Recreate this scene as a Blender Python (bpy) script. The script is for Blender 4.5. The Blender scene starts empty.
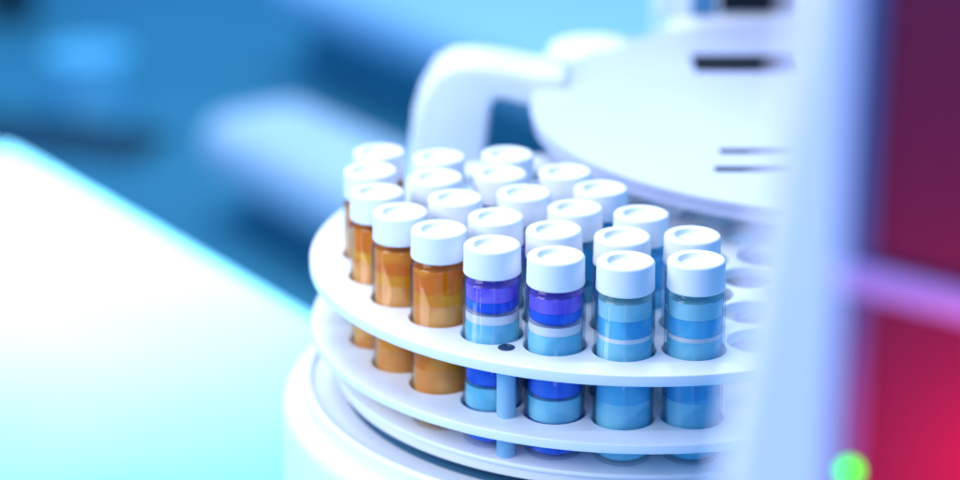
import bpy, bmesh, math, random
from mathutils import Vector, Matrix
random.seed(7)
R = math.radians
S = 0.022                      # one cap width: 22 mm
CX, CY, TZ = 0.418, 4.975, 12.0  # carousel axis and bench height in cap widths
def V(x, y, z): return Vector(((x-CX)*S, (y-CY)*S, (z+TZ)*S))
scene = bpy.context.scene
COL = scene.collection

# ------------------------------------------------------------------ camera
cam = bpy.data.cameras.new('camera'); camo = bpy.data.objects.new('camera', cam); COL.objects.link(camo)
camo.location = V(-2.517, -42.012, 15.640)
camo.rotation_euler = (R(70), 0, 0)
cam.sensor_width = 36; cam.lens = 97.5; cam.clip_start = 0.02; cam.clip_end = 200
cam.dof.use_dof = True; cam.dof.focus_distance = 44.7*S; cam.dof.aperture_fstop = 4.2
cam.dof.aperture_blades = 0
scene.camera = camo
# ------------------------------------------------------------------ ambient light, ceiling lamp and added fill lights
w = bpy.data.worlds.new('World'); scene.world = w; w.use_nodes = True
bg = w.node_tree.nodes['Background']; bg.inputs[0].default_value = (0.06, 0.37, 1.0, 1); bg.inputs[1].default_value = 1.0
def area(name, loc, target, size, power, color, sy=None):
    l = bpy.data.lights.new(name, 'AREA'); l.shape = 'RECTANGLE'; l.size = size; l.size_y = sy or size
    l.energy = power; l.color = color
    o = bpy.data.objects.new(name, l); COL.objects.link(o); o.location = loc
    o.rotation_euler = (target-loc).to_track_quat('-Z', 'Y').to_euler()
    return o
area('ceiling_lamp', V(-14, 16, 46), V(-1, 5, -1), 0.75, 9.0, (1.0, 0.95, 0.92), 0.75)
sl = bpy.data.lights.new('bench_fill_spot', 'SPOT'); sl.energy = 130; sl.spot_size = R(66); sl.spot_blend = 1.0; sl.shadow_soft_size = 0.05  # added spot that whitens the far part of the bench
so = bpy.data.objects.new('bench_fill_spot', sl); COL.objects.link(so); so.location = V(-21, 42, 16)
so.rotation_euler = (V(-14, 34.5, -12)-so.location).to_track_quat('-Z', 'Y').to_euler()
area('front_fill', V(10, -88, 42), V(0, 2, -2), 0.9, 17, (0.68, 0.70, 1.0))  # added fill to brighten the vial fronts and the post
area('side_fill', V(-56, -20, 36), V(-2, 4, -1), 0.9, 18, (1.0, 0.97, 0.94), 0.7)  # added white fill from the left, no window there
area('rear_fill', V(-10, 130, 90), V(-6, 115, -30), 2.0, 70, (0.75, 0.92, 1.0))  # added fill to brighten the counter and floor behind
scene.view_settings.view_transform = 'Standard'; scene.view_settings.look = 'None'
scene.view_settings.exposure = 0; scene.view_settings.gamma = 1
scene.view_settings.use_curve_mapping = False
cy = scene.cycles
cy.max_bounces = 24; cy.transmission_bounces = 20; cy.glossy_bounces = 6; cy.diffuse_bounces = 4
cy.transparent_max_bounces = 12; cy.caustics_reflective = True; cy.caustics_refractive = True
cy.sample_clamp_indirect = 6; cy.blur_glossy = 0.5; cy.use_denoising = True

# ------------------------------------------------------------------ materials
MATS = {}
def plastic(name, col, rough=0.4, bump=0.02, scale=900, spec=0.5, var=0.03, sss=0):
    m = bpy.data.materials.new(name); m.use_nodes = True; nt = m.node_tree; b = nt.nodes['Principled BSDF']
    tc = nt.nodes.new('ShaderNodeTexCoord'); n = nt.nodes.new('ShaderNodeTexNoise')
    n.inputs['Scale'].default_value = scale; n.inputs['Detail'].default_value = 4
    nt.links.new(tc.outputs['Object'], n.inputs['Vector'])
    n2 = nt.nodes.new('ShaderNodeTexNoise'); n2.inputs['Scale'].default_value = scale/25
    nt.links.new(tc.outputs['Object'], n2.inputs['Vector'])
    mx = nt.nodes.new('ShaderNodeMix'); mx.data_type = 'RGBA'
    mx.inputs['A'].default_value = (*[c*(1-var) for c in col], 1); mx.inputs['B'].default_value = (*[min(1, c*(1+var)) for c in col], 1)
    nt.links.new(n2.outputs['Fac'], mx.inputs['Factor']); nt.links.new(mx.outputs['Result'], b.inputs['Base Color'])
    bp = nt.nodes.new('ShaderNodeBump'); bp.inputs['Strength'].default_value = bump; bp.inputs['Distance'].default_value = 0.0004
    nt.links.new(n.outputs['Fac'], bp.inputs['Height']); nt.links.new(bp.outputs['Normal'], b.inputs['Normal'])
    mr = nt.nodes.new('ShaderNodeMapRange'); mr.inputs['To Min'].default_value = rough*0.85; mr.inputs['To Max'].default_value = rough*1.15
    nt.links.new(n2.outputs['Fac'], mr.inputs['Value']); nt.links.new(mr.outputs['Result'], b.inputs['Roughness'])
    b.inputs['Specular IOR Level'].default_value = spec
    if sss:
        b.inputs['Subsurface Weight'].default_value = sss; b.inputs['Subsurface Radius'].default_value = (0.002, 0.002, 0.002)
        b.inputs['Subsurface Scale'].default_value = 0.5
    MATS[name] = m; return m
def glass(name, col, ior, rough=0.0):
    m = bpy.data.materials.new(name); m.use_nodes = True; nt = m.node_tree
    nt.nodes.remove(nt.nodes['Principled BSDF'])
    g = nt.nodes.new('ShaderNodeBsdfGlass'); g.inputs['Color'].default_value = (*col, 1); g.inputs['IOR'].default_value = ior
    g.inputs['Roughness'].default_value = rough
    nt.links.new(g.outputs[0], nt.nodes['Material Output'].inputs['Surface'])
    MATS[name] = m; return m
def emit(name, col, st):
    m = bpy.data.materials.new(name); m.use_nodes = True; nt = m.node_tree; nt.nodes.remove(nt.nodes['Principled BSDF'])
    e = nt.nodes.new('ShaderNodeEmission'); e.inputs[0].default_value = (*col, 1); e.inputs[1].default_value = st
    nt.links.new(e.outputs[0], nt.nodes['Material Output'].inputs['Surface']); MATS[name] = m; return m
plastic('cap', (0.86, 0.87, 0.88), 0.45, 0.05, 1500)
plastic('plate', (0.86, 0.87, 0.88), 0.33, 0.03, 1200)
plastic('base', (0.84, 0.86, 0.88), 0.3, 0.03, 900)
plastic('steel_post', (0.26, 0.50, 0.66), 0.35, 0.02, 1200)
plastic('dark_metal', (0.01, 0.04, 0.10), 0.4)
plastic('black', (0.008, 0.012, 0.02), 0.8, spec=0.1)
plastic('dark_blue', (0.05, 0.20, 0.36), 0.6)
plastic('housing', (0.80, 0.83, 0.87), 0.4, 0.03, 700)
plastic('bench', (0.16, 0.50, 0.72), 0.35, 0.02, 300, var=0.02)
plastic('floor', (0.04, 0.24, 0.33), 0.6, 0.1, 60, var=0.15)
plastic('cover', (0.54, 0.58, 0.76), 0.4, 0.03, 700)
plastic('pale_laminate', (0.70, 0.80, 0.88), 0.5, 0.05, 80)
plastic('light_blue', (0.42, 0.68, 0.86), 0.5, 0.05, 80)
plastic('teal_dark', (0.01, 0.05, 0.07), 0.5, 0.05, 80)
plastic('cyan_box', (0.25, 0.75, 0.92), 0.5, 0.05, 80)
plastic('red_box', (0.75, 0.012, 0.06), 0.5, 0.05, 80)
plastic('navy', (0.02, 0.06, 0.16), 0.5, 0.05, 80)
plastic('lilac', (0.20, 0.20, 0.46), 0.5, 0.05, 80)
def cloudy(name, col, ior, mixf, dcol=None):
    """clear liquid; haze is added to brighten it"""
    m = glass(name, col, ior); nt = m.node_tree; out = nt.nodes['Material Output']; g = out.inputs['Surface'].links[0].from_node
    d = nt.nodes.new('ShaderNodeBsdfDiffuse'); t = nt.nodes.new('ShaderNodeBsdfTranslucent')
    # painted soft patches stand for light and dark lensed through the vial
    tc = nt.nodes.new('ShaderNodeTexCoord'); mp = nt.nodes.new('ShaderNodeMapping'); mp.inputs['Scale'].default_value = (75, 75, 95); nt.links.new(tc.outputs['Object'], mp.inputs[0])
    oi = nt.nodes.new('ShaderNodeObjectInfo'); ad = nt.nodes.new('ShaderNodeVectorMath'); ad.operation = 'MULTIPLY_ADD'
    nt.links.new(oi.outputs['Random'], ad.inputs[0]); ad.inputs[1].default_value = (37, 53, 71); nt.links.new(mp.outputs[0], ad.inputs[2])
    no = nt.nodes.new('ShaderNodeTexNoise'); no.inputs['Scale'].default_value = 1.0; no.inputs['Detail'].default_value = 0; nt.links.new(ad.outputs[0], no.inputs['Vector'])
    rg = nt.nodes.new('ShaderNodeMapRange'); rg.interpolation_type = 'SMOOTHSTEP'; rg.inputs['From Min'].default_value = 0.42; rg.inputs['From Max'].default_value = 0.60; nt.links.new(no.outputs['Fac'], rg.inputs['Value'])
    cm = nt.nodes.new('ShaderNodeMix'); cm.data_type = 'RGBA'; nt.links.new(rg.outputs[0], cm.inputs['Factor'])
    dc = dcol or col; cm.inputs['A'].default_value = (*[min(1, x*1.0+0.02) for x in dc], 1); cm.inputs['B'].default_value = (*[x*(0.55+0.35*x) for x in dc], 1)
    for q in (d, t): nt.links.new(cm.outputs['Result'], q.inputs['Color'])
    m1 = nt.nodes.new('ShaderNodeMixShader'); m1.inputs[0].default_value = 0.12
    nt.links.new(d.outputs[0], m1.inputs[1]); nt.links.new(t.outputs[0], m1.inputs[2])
    tr = nt.nodes.new('ShaderNodeBsdfTransparent'); tr.inputs[0].default_value = (*col, 1)
    m0 = nt.nodes.new('ShaderNodeMixShader'); m0.inputs[0].default_value = 0.45
    nt.links.new(g.outputs[0], m0.inputs[1]); nt.links.new(tr.outputs[0], m0.inputs[2])
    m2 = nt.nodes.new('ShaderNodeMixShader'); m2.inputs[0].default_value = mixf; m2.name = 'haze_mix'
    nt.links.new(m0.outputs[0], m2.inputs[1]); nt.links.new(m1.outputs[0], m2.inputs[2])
    nt.links.new(m2.outputs[0], out.inputs['Surface']); return m
def thin_glass(name, col, refl=1.0):
    """thin vial wall: lets light straight through, reflects by Fresnel"""
    m = bpy.data.materials.new(name); m.use_nodes = True; nt = m.node_tree; nt.nodes.remove(nt.nodes['Principled BSDF'])
    t = nt.nodes.new('ShaderNodeBsdfTransparent'); t.inputs[0].default_value = (*col, 1)
    g = nt.nodes.new('ShaderNodeBsdfGlossy'); g.inputs['Roughness'].default_value = 0.03
    tm = nt.nodes.new('ShaderNodeMix'); tm.data_type = 'RGBA'; tm.inputs['A'].default_value = (*col, 1)
    tm.inputs['B'].default_value = (*[c**5*k for c, k in zip(col, (0.55, 0.82, 1.0))], 1)
    lw = nt.nodes.new('ShaderNodeLayerWeight'); lw.inputs['Blend'].default_value = 0.5
    pw = nt.nodes.new('ShaderNodeMath'); pw.operation = 'POWER'; pw.inputs[1].default_value = 4.5
    nt.links.new(lw.outputs['Facing'], pw.inputs[0]); nt.links.new(pw.outputs[0], tm.inputs['Factor']); nt.links.new(tm.outputs['Result'], t.inputs[0])
    f = nt.nodes.new('ShaderNodeMath'); f.operation = 'MULTIPLY_ADD'; f.inputs[1].default_value = 0.75; f.inputs[2].default_value = 0.024
    nt.links.new(pw.outputs[0], f.inputs[0])
    x = nt.nodes.new('ShaderNodeMixShader')
    nt.links.new(f.outputs[0], x.inputs[0]); nt.links.new(t.outputs[0], x.inputs[1]); nt.links.new(g.outputs[0], x.inputs[2])
    nt.links.new(x.outputs[0], nt.nodes['Material Output'].inputs['Surface']); MATS[name] = m; return m
thin_glass('clear_glass', (0.985, 0.995, 1.0))
thin_glass('amber_glass', (1.0, 0.97, 0.92))
# liquids: (colour, share of haze added to brighten it)
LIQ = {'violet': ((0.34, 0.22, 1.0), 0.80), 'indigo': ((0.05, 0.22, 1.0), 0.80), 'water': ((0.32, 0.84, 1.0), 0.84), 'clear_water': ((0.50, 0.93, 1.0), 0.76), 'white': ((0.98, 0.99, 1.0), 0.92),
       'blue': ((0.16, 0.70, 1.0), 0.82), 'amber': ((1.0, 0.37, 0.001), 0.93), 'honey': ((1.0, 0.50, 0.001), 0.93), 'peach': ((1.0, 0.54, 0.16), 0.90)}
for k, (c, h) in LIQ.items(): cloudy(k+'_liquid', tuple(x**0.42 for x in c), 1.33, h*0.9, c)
emit('green_light', (0.0, 0.8, 0.0), 5.5)
emit('red_light', (1.0, 0.002, 0.05), 0.50)
plastic('post_white', (0.90, 0.80, 0.92), 0.4, 0.03, 700)
plastic('plum', (0.045, 0.014, 0.045), 0.5, 0.03, 300, spec=0.12)
plastic('maroon', (0.13, 0.010, 0.05), 0.5, 0.03, 300, spec=0.12)
plastic('panel', (0.11, 0.010, 0.04), 0.5, 0.03, 300, spec=0.12)
emit('blue_light', (0.02, 0.16, 1.0), 6)

# ------------------------------------------------------------------ mesh helpers
def obj(name, me, mat, parent=None, loc=None):
    o = bpy.data.objects.new(name, me); COL.objects.link(o)
    if mat and not me.materials: me.materials.append(MATS[mat])
    if parent: o.parent = parent
    if loc is not None: o.location = loc
    return o
def tag(o, label=None, cat=None, group=None, kind=None):
    for k, v in (('label', label), ('category', cat), ('group', group), ('kind', kind)):
        if v: o[k] = v
    return o
def thing(name, label, cat, loc, group=None, rz=0):
    o = bpy.data.objects.new(name, None); COL.objects.link(o); o.location = loc; o.rotation_euler.z = rz
    o.empty_display_size = 0.01
    return tag(o, label, cat, group)
def lathe(prof, n=64, closed=True, smooth=True, sharp=None):
    """prof: (r,z) in cap widths, from axis to axis or a closed loop"""
    bm = bmesh.new(); rings = []
    for r, z in prof:
        if r < 1e-6: rings.append([bm.verts.new((0, 0, z*S))])
        else: rings.append([bm.verts.new((r*S*math.cos(2*math.pi*k/n), r*S*math.sin(2*math.pi*k/n), z*S)) for k in range(n)])
    pairs = list(zip(rings, rings[1:]))
    if closed: pairs.append((rings[-1], rings[0]))
    for a, b in pairs:
        if len(a) == 1 and len(b) == 1: continue
        for k in range(n):
            j = (k+1) % n
            if len(a) == 1: bm.faces.new((a[0], b[j], b[k]))
            elif len(b) == 1: bm.faces.new((a[k], a[j], b[0]))
            else: bm.faces.new((a[k], a[j], b[j], b[k]))
    bmesh.ops.recalc_face_normals(bm, faces=bm.faces)
    me = bpy.data.meshes.new('lathe'); 
    for f in bm.faces: f.smooth = smooth
    if smooth:
        for e in bm.edges:
            if len(e.link_faces) == 2 and e.calc_face_angle(0) > R(sharp or 38): e.smooth = False
    bm.to_mesh(me); bm.free(); return me
def arc(cx, cz, r, a0, a1, n=6):
    return [(cx+r*math.cos(R(a0+(a1-a0)*i/n)), cz+r*math.sin(R(a0+(a1-a0)*i/n))) for i in range(n+1)]
def box(x0, x1, y0, y1, z0, z1, bev=0.1, seg=3, rot=None):
    bm = bmesh.new(); bmesh.ops.create_cube(bm, size=1)
    for v in bm.verts: v.co = Vector(((x0+(v.co.x+.5)*(x1-x0))*S, (y0+(v.co.y+.5)*(y1-y0))*S, (z0+(v.co.z+.5)*(z1-z0))*S))
    if bev: bmesh.ops.bevel(bm, geom=bm.edges[:], offset=bev*S, segments=seg, affect='EDGES', profile=0.5)
    for f in bm.faces: f.smooth = True
    for e in bm.edges:
        if len(e.link_faces) == 2 and e.calc_face_angle(0) > R(38): e.smooth = False
    me = bpy.data.meshes.new('box'); bm.to_mesh(me); bm.free(); return me
def sheet(outline, holes, z_top, thick, bev, res=1):
    """flat plate with round holes; outline = list of (x,y) or radius; holes = (x,y,r) ; cap widths"""
    cu = bpy.data.curves.new('sheet', 'CURVE'); cu.dimensions = '2D'; cu.fill_mode = 'BOTH'
    def poly(pts):
        s = cu.splines.new('POLY'); s.points.add(len(pts)-1); s.use_cyclic_u = True
        for p, q in zip(s.points, pts): p.co = (q[0]*S, q[1]*S, 0, 1)
    if isinstance(outline, (int, float)):
        outline = [(outline*math.cos(2*math.pi*k/160), outline*math.sin(2*math.pi*k/160)) for k in range(160)]
    poly(outline)
    for hx, hy, hr in holes: poly([(hx+hr*math.cos(2*math.pi*k/40), hy+hr*math.sin(2*math.pi*k/40)) for k in range(40)])
    cu.extrude = (thick/2-bev)*S; cu.bevel_depth = bev*S; cu.bevel_resolution = 2; cu.offset = -bev*S
    o = bpy.data.objects.new('sheet', cu); COL.objects.link(o)
    bpy.context.view_layer.update()
    me = bpy.data.meshes.new_from_object(o.evaluated_get(bpy.context.evaluated_depsgraph_get()))
    bpy.data.objects.remove(o)
    me.transform(Matrix.Translation((0, 0, (z_top-thick/2)*S)))
    me.materials.clear()
    bm = bmesh.new(); bm.from_mesh(me); bmesh.ops.remove_doubles(bm, verts=bm.verts, dist=1e-6)
    bmesh.ops.recalc_face_normals(bm, faces=bm.faces)
    for f in bm.faces: f.smooth = True
    for e in bm.edges:
        if len(e.link_faces) == 2 and e.calc_face_angle(0) > R(35): e.smooth = False
    bm.to_mesh(me); bm.free(); return me

# ------------------------------------------------------------------ setting: floor and bench
ZF = -46
fl = obj('floor', sheet([(-260, -120), (260, -120), (260, 420), (-260, 420)], [], 0, 0.4, 0.02), 'floor', loc=V(0, 0, ZF)); tag(fl, kind='structure')
ang = R(-54.6)             # direction of the bench's far edge
bt = thing('lab_bench', 'white and cyan bench top under the round vial carousel', 'bench', V(-16.17, 40.42, -12), rz=ang)
obj('bench_top', box(-4.5, 95, -90, 0, -1.6, 0, 0.5, 4), 'bench', bt)
for lx in (1, 88):
    for ly in (-6, -84): obj('leg', box(lx-1.5, lx+1.5, ly-1.5, ly+1.5, ZF+TZ+0.0, -1.6, 0.2), 'housing', bt)

# ------------------------------------------------------------------ turntable base
base = thing('turntable_base', 'white stepped round base that carries the vial carousel', 'turntable', V(CX, CY, -12))
zb = TZ
obj('drum', lathe([(0, 0), (6.7, 0)] + arc(6.66, 0.14, 0.14, -90, 0, 3) + [(6.80, 7.2)] + arc(6.5, 7.3, 0.30, 0, 80, 6) + [(6.44, 7.60), (6.44, 7.57), (0, 7.57)], 160, False), 'base', base)
obj('deck_ring', lathe([(5.6, 7.571)] + [(6.40, 7.571)] + arc(6.30, 7.80, 0.10, 0, 180, 8) + [(6.18, 7.74), (5.6, 7.72)], 160), 'base', base)
obj('spindle_hub', lathe([(0, 7.571), (4.6, 7.571), (4.6, 7.97), (0, 7.97)], 96, False), 'dark_blue', base)
obj('gap_shade_ring', lathe([(4.62, 7.571), (5.55, 7.571), (5.55, 7.68), (4.62, 7.68)], 128), 'dark_blue', base)  # dark ring colours in the shade under the bottom plate

# ------------------------------------------------------------------ carousel
car = thing('vial_carousel', 'white three tier round carousel with holes holding capped vials', 'carousel', V(CX, CY, -12))
RINGS = [(5.02, -94.8, 14.0, 25), (3.80, -96.3, 360/19, 19), (2.57, -117.9, 360/13, 13), (1.33, -172.6, 360/7, 7)]
spots = {}
for ri, (rr, a0, st, n) in enumerate(RINGS):
    for k in range(n):
        kk = k if k <= n//2 else k-n
        a = R(a0+st*kk); spots[(ri, kk)] = (rr*math.cos(a), rr*math.sin(a))
holes = [(x, y, 0.56) for x, y in spots.values()]
postang = [-116.65+14*k for k in (0, 6, 12, -6)]
posts = [(5.52*math.cos(R(a)), 5.52*math.sin(R(a))) for a in postang]
ZT, ZM, ZL = TZ-1.67, TZ-2.96, TZ-3.72
obj('top_plate', sheet(6.2, holes, ZT, 0.21, 0.025), 'plate', car)
obj('middle_plate', sheet(6.2, holes, ZM, 0.18, 0.025), 'plate', car)
obj('bottom_plate', lathe([(0, ZL-0.3), (5.69, ZL-0.3)] + arc(5.71, ZL-0.27, 0.03, -90, 0, 3) + [(5.74, ZL-0.10), (5.715, ZL-0.095), (5.715, ZL-0.075), (5.80, ZL-0.07)] + arc(5.77, ZL-0.03, 0.03, 0, 90, 4) + [(0, ZL)], 160, False), 'plate', car)
pm = lathe([(0, ZL+0.003), (0.17, ZL+0.003), (0.17, ZT-0.212), (0, ZT-0.212)], 32, False)
sm = lathe([(0, 0.001), (0.150, 0.001), (0.150, 0.012), (0.135, 0.02), (0.09, 0.02), (0.08, 0.004), (0, 0.004)], 32, False)
for x, y in posts:
    p = obj('post', pm, 'steel_post', car, (x*S, y*S, 0))
    obj('screw', sm, 'dark_metal', p, (0, 0, ZT*S))

# ------------------------------------------------------------------ vials
cap_me = lathe([(0.0, -0.085), (0.26, -0.085), (0.29, -0.072), (0.325, -0.008), (0.345, 0.0), (0.455, 0.0)] + arc(0.455, -0.05, 0.05, 90, 0, 5)
               + [(0.508, -0.35), (0.514, -0.48)] + arc(0.474, -0.49, 0.04, 0, -90, 4) + [(0.43, -0.53), (0.43, -0.115), (0, -0.115)], 72, False)
zbv = -3.71
glass_me = lathe([(0, zbv)] + [(0.40, zbv)] + arc(0.41, zbv+0.12, 0.12, -90, 0, 6) + [(0.53, -0.70)] + arc(0.43, -0.70, 0.10, 0, 55, 5)
                 + [(0.42, -0.56), (0.415, -0.12), (0.37, -0.12), (0.37, -0.58), (0.39, -0.60)] + arc(0.40, -0.69, 0.085, 70, 0, 4)
                 + [(0.485, zbv+0.17)] + arc(0.395, zbv+0.16, 0.09, 0, -90, 5) + [(0, zbv+0.07)], 64, False, sharp=60)
zfl = zbv+0.086
def slug(z1, z0, r=0.468, rc=0.10):
    """a body of liquid from z1 down to z0 with a meniscus above and a rounded foot"""
    rc = min(rc, (z1-z0)*0.45)
    return lathe([(0, z0)] + arc(r-rc, z0+rc, rc, -90, 0, 6) + [(r, z1), (r-0.012, z1-0.018), (r-0.04, z1-0.03), (0, z1-0.032)], 72, False, sharp=50)
RECIPES = {  # stacked bands imitate refracted views; white layers paint the bright band
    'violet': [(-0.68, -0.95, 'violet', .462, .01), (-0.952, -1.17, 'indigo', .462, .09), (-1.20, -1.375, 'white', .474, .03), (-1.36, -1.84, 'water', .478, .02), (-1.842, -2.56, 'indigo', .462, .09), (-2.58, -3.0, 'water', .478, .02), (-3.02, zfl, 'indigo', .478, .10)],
    'purple': [(-0.68, -1.30, 'violet', .468, .09), (-1.36, -1.84, 'water', .478, .02), (-1.842, zfl, 'indigo', .468, .10)],
    'blue': [(-0.72, -1.34, 'blue', .468, .09), (-1.40, zfl, 'water', .478, .10)],
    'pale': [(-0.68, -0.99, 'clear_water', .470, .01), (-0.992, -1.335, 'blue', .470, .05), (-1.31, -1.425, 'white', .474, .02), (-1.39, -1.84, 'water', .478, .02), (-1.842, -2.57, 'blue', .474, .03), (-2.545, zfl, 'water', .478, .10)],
    'amber': [(-0.66, -1.10, 'amber', .478, .01), (-1.102, -1.345, 'honey', .478, .04), (-1.318, -1.84, 'peach', .482, .02), (-1.842, -2.60, 'amber', .478, .03), (-2.572, zfl, 'peach', .482, .10)],
}
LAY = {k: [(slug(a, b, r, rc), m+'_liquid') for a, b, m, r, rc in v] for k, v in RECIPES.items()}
gl_me = {'clear_glass': glass_me, 'amber_glass': glass_me.copy()}
def vial(name, key, gl, lq, label):
    x, y = spots[key]
    v = thing(name, label, 'vial', V(CX+x, CY+y, 0), 'capped vials standing in the carousel', random.uniform(0, 6.28))
    obj('glass_body', gl_me[gl], gl, v)
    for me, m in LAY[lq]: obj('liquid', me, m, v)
    c = obj('cap', cap_me, 'cap', v); c.location.z = random.uniform(-0.012, 0.012)*S; c.rotation_euler = (R(random.gauss(0, 0.6)), R(random.gauss(0, 0.6)), 0)
    return v
vial('glass_vial', (0, 0), 'clear_glass', 'pale', 'pale blue vial on the outer rim, between a violet one and the last blue one')
vial('glass_vial', (0, 1), 'clear_glass', 'pale', 'pale blue vial on the outer rim beside the empty holes')
vial('glass_vial', (0, -1), 'clear_glass', 'violet', 'vial showing violet on the outer rim, right beside a pale blue vial')
vial('glass_vial', (0, -2), 'clear_glass', 'violet', 'vial showing violet on the outer rim, right beside an amber vial')
for k, t in ((-3, 'amber vial on the outer rim touching the violet vials'), (-4, 'second amber vial on the outer rim counting from the violet vials'),
             (-5, 'third amber vial on the outer rim counting from the violet vials'), (-6, 'fourth amber vial on the outer rim counting from the violet vials'),
             (-7, 'amber vial at the far end of the outer rim of amber vials')):
    vial('amber_vial', (0, k), 'amber_glass', 'amber', t)
B = [(0, 'blue', 'blue vial in the second ring, behind the middle pale blue rim vial'), (1, 'blue', 'blue vial in the second ring, behind the rim vial beside the empty holes'),
     (-1, 'purple', 'violet vial in the second ring, next to the blue vials'), (-2, 'purple', 'violet vial in the second ring, second from the blue vials'),
     (-3, 'purple', 'violet vial in the second ring, third from the blue vials'), (-4, 'purple', 'violet vial in the second ring, fourth from the blue vials'),
     (-5, 'purple', 'violet vial at the far end of the second ring')]
for k, l, t in B: vial('glass_vial', (1, k), 'clear_glass', l, t)
for k, l, t in ((1, 'blue', 'white capped vial in the third ring, nearest the empty holes'), (0, 'blue', 'white capped vial in the third ring, second from the empty holes'),
                (-1, 'purple', 'white capped vial in the third ring, third from the empty holes'), (-2, 'purple', 'white capped vial in the third ring, fourth from the empty holes'),
                (-3, 'purple', 'white capped vial at the far end of the third ring')):
    vial('glass_vial', (2, k), 'clear_glass', l, t)
vial('glass_vial', (3, 1), 'clear_glass', 'blue', 'white capped vial of the innermost ring, closer to the blue vials')
vial('glass_vial', (3, 0), 'clear_glass', 'blue', 'white capped vial of the innermost ring, closer to the round cover')

# ------------------------------------------------------------------ round cover and instrument head
cov = thing('round_cover', 'white round cover with dark slots over the rear of the carousel', 'cover', V(5.65, 11.43, -0.87))
slots = [(-3.35, -0.9, 2.6, 4.0), (-3.3, -1.0, -3.30, -2.98), (-3.5, -1.0, -4.45, -4.12)]
obj('cover_plate', sheet(7.08, [], 0.12, 0.14, 0.03), 'cover', cov)
obj('rim', lathe([(6.9, -0.25), (7.02, -0.25), (7.02, -0.022), (6.9, -0.022)], 160), 'cover', cov)
for x0, x1, y0, y1 in slots: obj('slot', box(x0, x1, y0, y1, 0.118, 0.126, 0), 'black', cov)
hd = thing('instrument_head', 'white instrument housing with a black opening behind the round cover', 'instrument', V(5.65, 19.2, -12))
obj('pedestal', box(-3.6, 8, 0, 6, -0.0, 11.0, 0.3), 'housing', hd)
obj('upper_body', box(-3.9, 8, 0.5, 6, 11.0, 16, 0.15), 'housing', hd)
obj('opening', box(-2.3, -0.4, 0.40, 0.7, 11.12, 15.0, 0.02), 'black', hd)
obj('recess', box(-3.0, -2.42, 0.42, 0.7, 11.05, 15.0, 0.02), 'dark_blue', hd)
obj('shelf', box(-3.0, 8, -2.2, 0.0, 10.6, 11.05, 0.1), 'housing', hd)

# sampling arm: a thick bent white arm behind the vials
arm = thing('sampling_arm', 'white bent sampler arm rising behind the rear vials', 'robot arm', V(-2.6, 13, -12))
def prism(pts, y0, y1, bev):
    bm = bmesh.new(); f = bm.faces.new([bm.verts.new((x*S, y0*S, z*S)) for x, z in pts])
    e = bmesh.ops.extrude_face_region(bm, geom=[f])
    for v in e['geom']:
        if isinstance(v, bmesh.types.BMVert): v.co.y = y1*S
    bmesh.ops.recalc_face_normals(bm, faces=bm.faces)
    bmesh.ops.bevel(bm, geom=[e for e in bm.edges if e.calc_face_angle(0) > R(50)], offset=bev*S, segments=4, affect='EDGES', profile=0.5)
    for f in bm.faces: f.smooth = True
    for e in bm.edges:
        if len(e.link_faces) == 2 and e.calc_face_angle(0) > R(38): e.smooth = False
    me = bpy.data.meshes.new('prism'); bm.to_mesh(me); bm.free(); return me
ox, oz = 2.6, TZ
armpts = [(-4.08, -12), (-4.08, -2.3), (-4.02, -1.7), (-3.85, -1.1), (-3.5, -0.5), (-3.1, -0.28), (-2.6, -0.26), (-2.0, -0.34), (-1.3, -0.48), (-0.6, -0.5), (-0.6, -1.25), (-1.4, -1.2), (-2.16, -1.0), (-2.28, -1.25), (-2.45, -2.8), (-2.45, -12)]
obj('arm_body', prism([(x+ox, z+oz) for x, z in armpts], -0.2, 1.6, 0.14), 'housing', arm)
kn = thing('rounded_knob', 'white rounded knob between the sampler arm and instrument housing', 'knob', V(0.1, 16.5, -12))
obj('stem', lathe([(0, 0), (0.5, 0), (0.5, 10.5), (0, 10.5)], 48, False), 'housing', kn)
obj('knob_head', lathe([(0, 10.501), (0.8, 10.501)]+arc(0.75, 10.9, 0.35, -60, 90, 8)+[(0, 11.3)], 64, False), 'housing', kn)

# ------------------------------------------------------------------ foreground door post
fp = thing('door_post', 'tall white door post standing in front of the carousel', 'post', V(0.4, -20, -12))
bm = bmesh.new(); vs = []
for z in (0, 13, 17.25, 21.85, 26):
    a = -0.66+0.52*(max(z, 13)-17.25)/4.6
    vs.append([bm.verts.new((x*S, y*S, z*S)) for x, y in ((a, -0.25), (0.32, -0.25), (0.32, 0.35), (a, 0.35))])
bm.faces.new(vs[0][::-1]); bm.faces.new(vs[-1])
for a, b in zip(vs, vs[1:]):
    for k in range(4): bm.faces.new((a[k], a[(k+1) % 4], b[(k+1) % 4], b[k]))
bmesh.ops.recalc_face_normals(bm, faces=bm.faces)
bmesh.ops.bevel(bm, geom=[e for e in bm.edges if e.calc_face_angle(0) > R(50)], offset=0.08*S, segments=3, affect='EDGES', profile=0.5)
me = bpy.data.meshes.new('post'); bm.to_mesh(me); bm.free()
obj('post_bar', me, 'post_white', fp)
pn = thing('control_panel', 'dark red panel with a glowing green lamp beside the white post', 'control panel', V(1.05, -15, -12))
obj('panel_sheet', box(0.0, 6.5, 0.0, 0.5, 0, 26, 0.02), 'panel', pn)
obj('panel_frame', box(0.0, 0.80, -0.06, -0.001, 0, 26, 0.02), 'navy', pn)
tr = obj('trim_strip', box(0.05, 5.6, -0.12, 0.0, -0.20, 0.20, 0.03), 'lilac', pn, (0, 0, 17.55*S)); tr.rotation_euler.y = R(15)
gm = lathe([(0, 0), (0.10, 0), (0.10, 0.04), (0.06, 0.06), (0, 0.065)], 32, False)
g = obj('green_lamp', gm, 'green_light', pn, (0.64*S, -0.07*S, 15.04*S)); g.rotation_euler.x = R(90)
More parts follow.
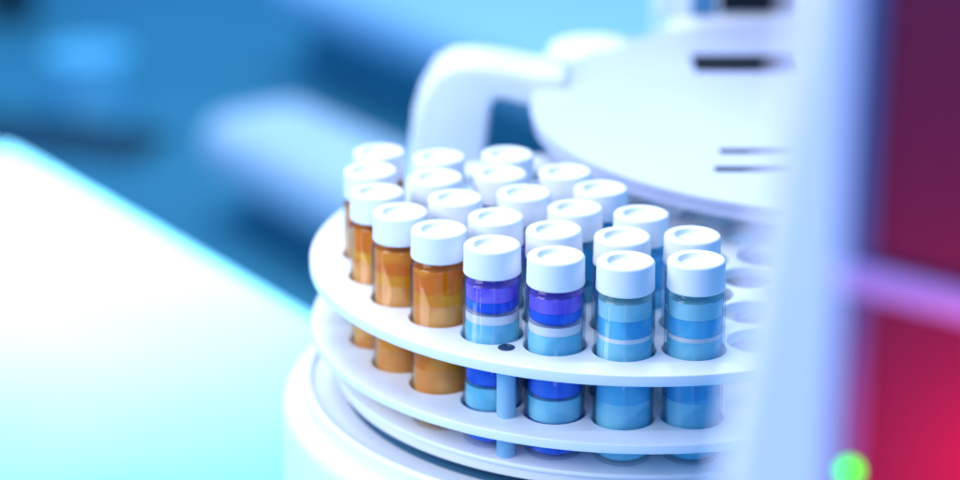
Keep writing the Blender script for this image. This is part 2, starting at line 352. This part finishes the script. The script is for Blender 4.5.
rm = lathe([(0, 0), (0.42, 0), (0.42, 0.1), (0.3, 0.24), (0, 0.3)], 48, False)
r_ = obj('red_wash_dome', rm, 'red_light', pn, (2.75*S, -0.002*S, 14.3*S)); r_.rotation_euler.x = R(90)  # added glowing dome out of view, to go with the red wash
pl = bpy.data.lights.new('red_wash_light', 'POINT'); pl.energy = 0.55; pl.color = (1, 0.0, 0.06); pl.shadow_soft_size = 0.01  # added light that washes the panel red
po = bpy.data.objects.new('red_wash_light', pl); COL.objects.link(po); po.location = V(1.05+2.5, -15-2.3, -12+14.5)

# ------------------------------------------------------------------ blurred background
dirv = ang
def slab(name, label, cat, x, y, ztop, L, W, mat, rz=dirv, legs=True):
    t = thing(name, label, cat, V(x, y, ZF), rz=rz)
    h = ztop-ZF
    obj('top', box(0, L, 0, W, h-5, h, 2.2, 5), mat, t)
    obj('carcass', box(2.5, L-2.5, 2.5, W-2.5, 0, h-5, 0.2), 'floor', t)
    return t
slab('low_cabinet', 'narrow pale cabinet beyond the dark gap behind the bench', 'cabinet', -22.8, 131.5, -38, 70, 9, 'pale_laminate')
slab('side_counter', 'broad light blue counter far behind the sampler arm', 'counter', -20.5, 168, -36, 200, 120, 'light_blue')
t = thing('cyan_tub', 'round cyan tub standing beyond the bench corner', 'tub', V(-33.5, 156, ZF))
obj('tub_wall', lathe([(0, 0), (2.6, 0), (3.2, 5)]+arc(3.2, 5.2, 0.2, -60, 180, 6)+[(2.6, 1), (0, 1)], 48, False), 'cyan_box', t)
t = thing('dark_bin', 'dark teal bin far beyond the cyan tub', 'bin', V(-45, 186, ZF))
obj('bin_body', lathe([(0, 0), (2.4, 0), (2.9, 5), (0, 5)], 48, False), 'teal_dark', t); obj('lid', lathe([(0, 5.01), (3.0, 5.01)]+arc(2.8, 5.5, 0.3, 0, 90, 4)+[(0, 6)], 48, False), 'teal_dark', t)
t = thing('floor_mat', 'long dark teal mat on the floor beyond the bench', 'mat', V(-36, 150, ZF+0.21), rz=R(-18))
obj('mat_sheet', box(-22, 9, -3.5, 3.5, 0, 0.5, 0.2), 'teal_dark', t)
obj('binding', box(-22.3, 9.3, -3.8, -3.51, 0, 0.45, 0.1), 'navy', t)
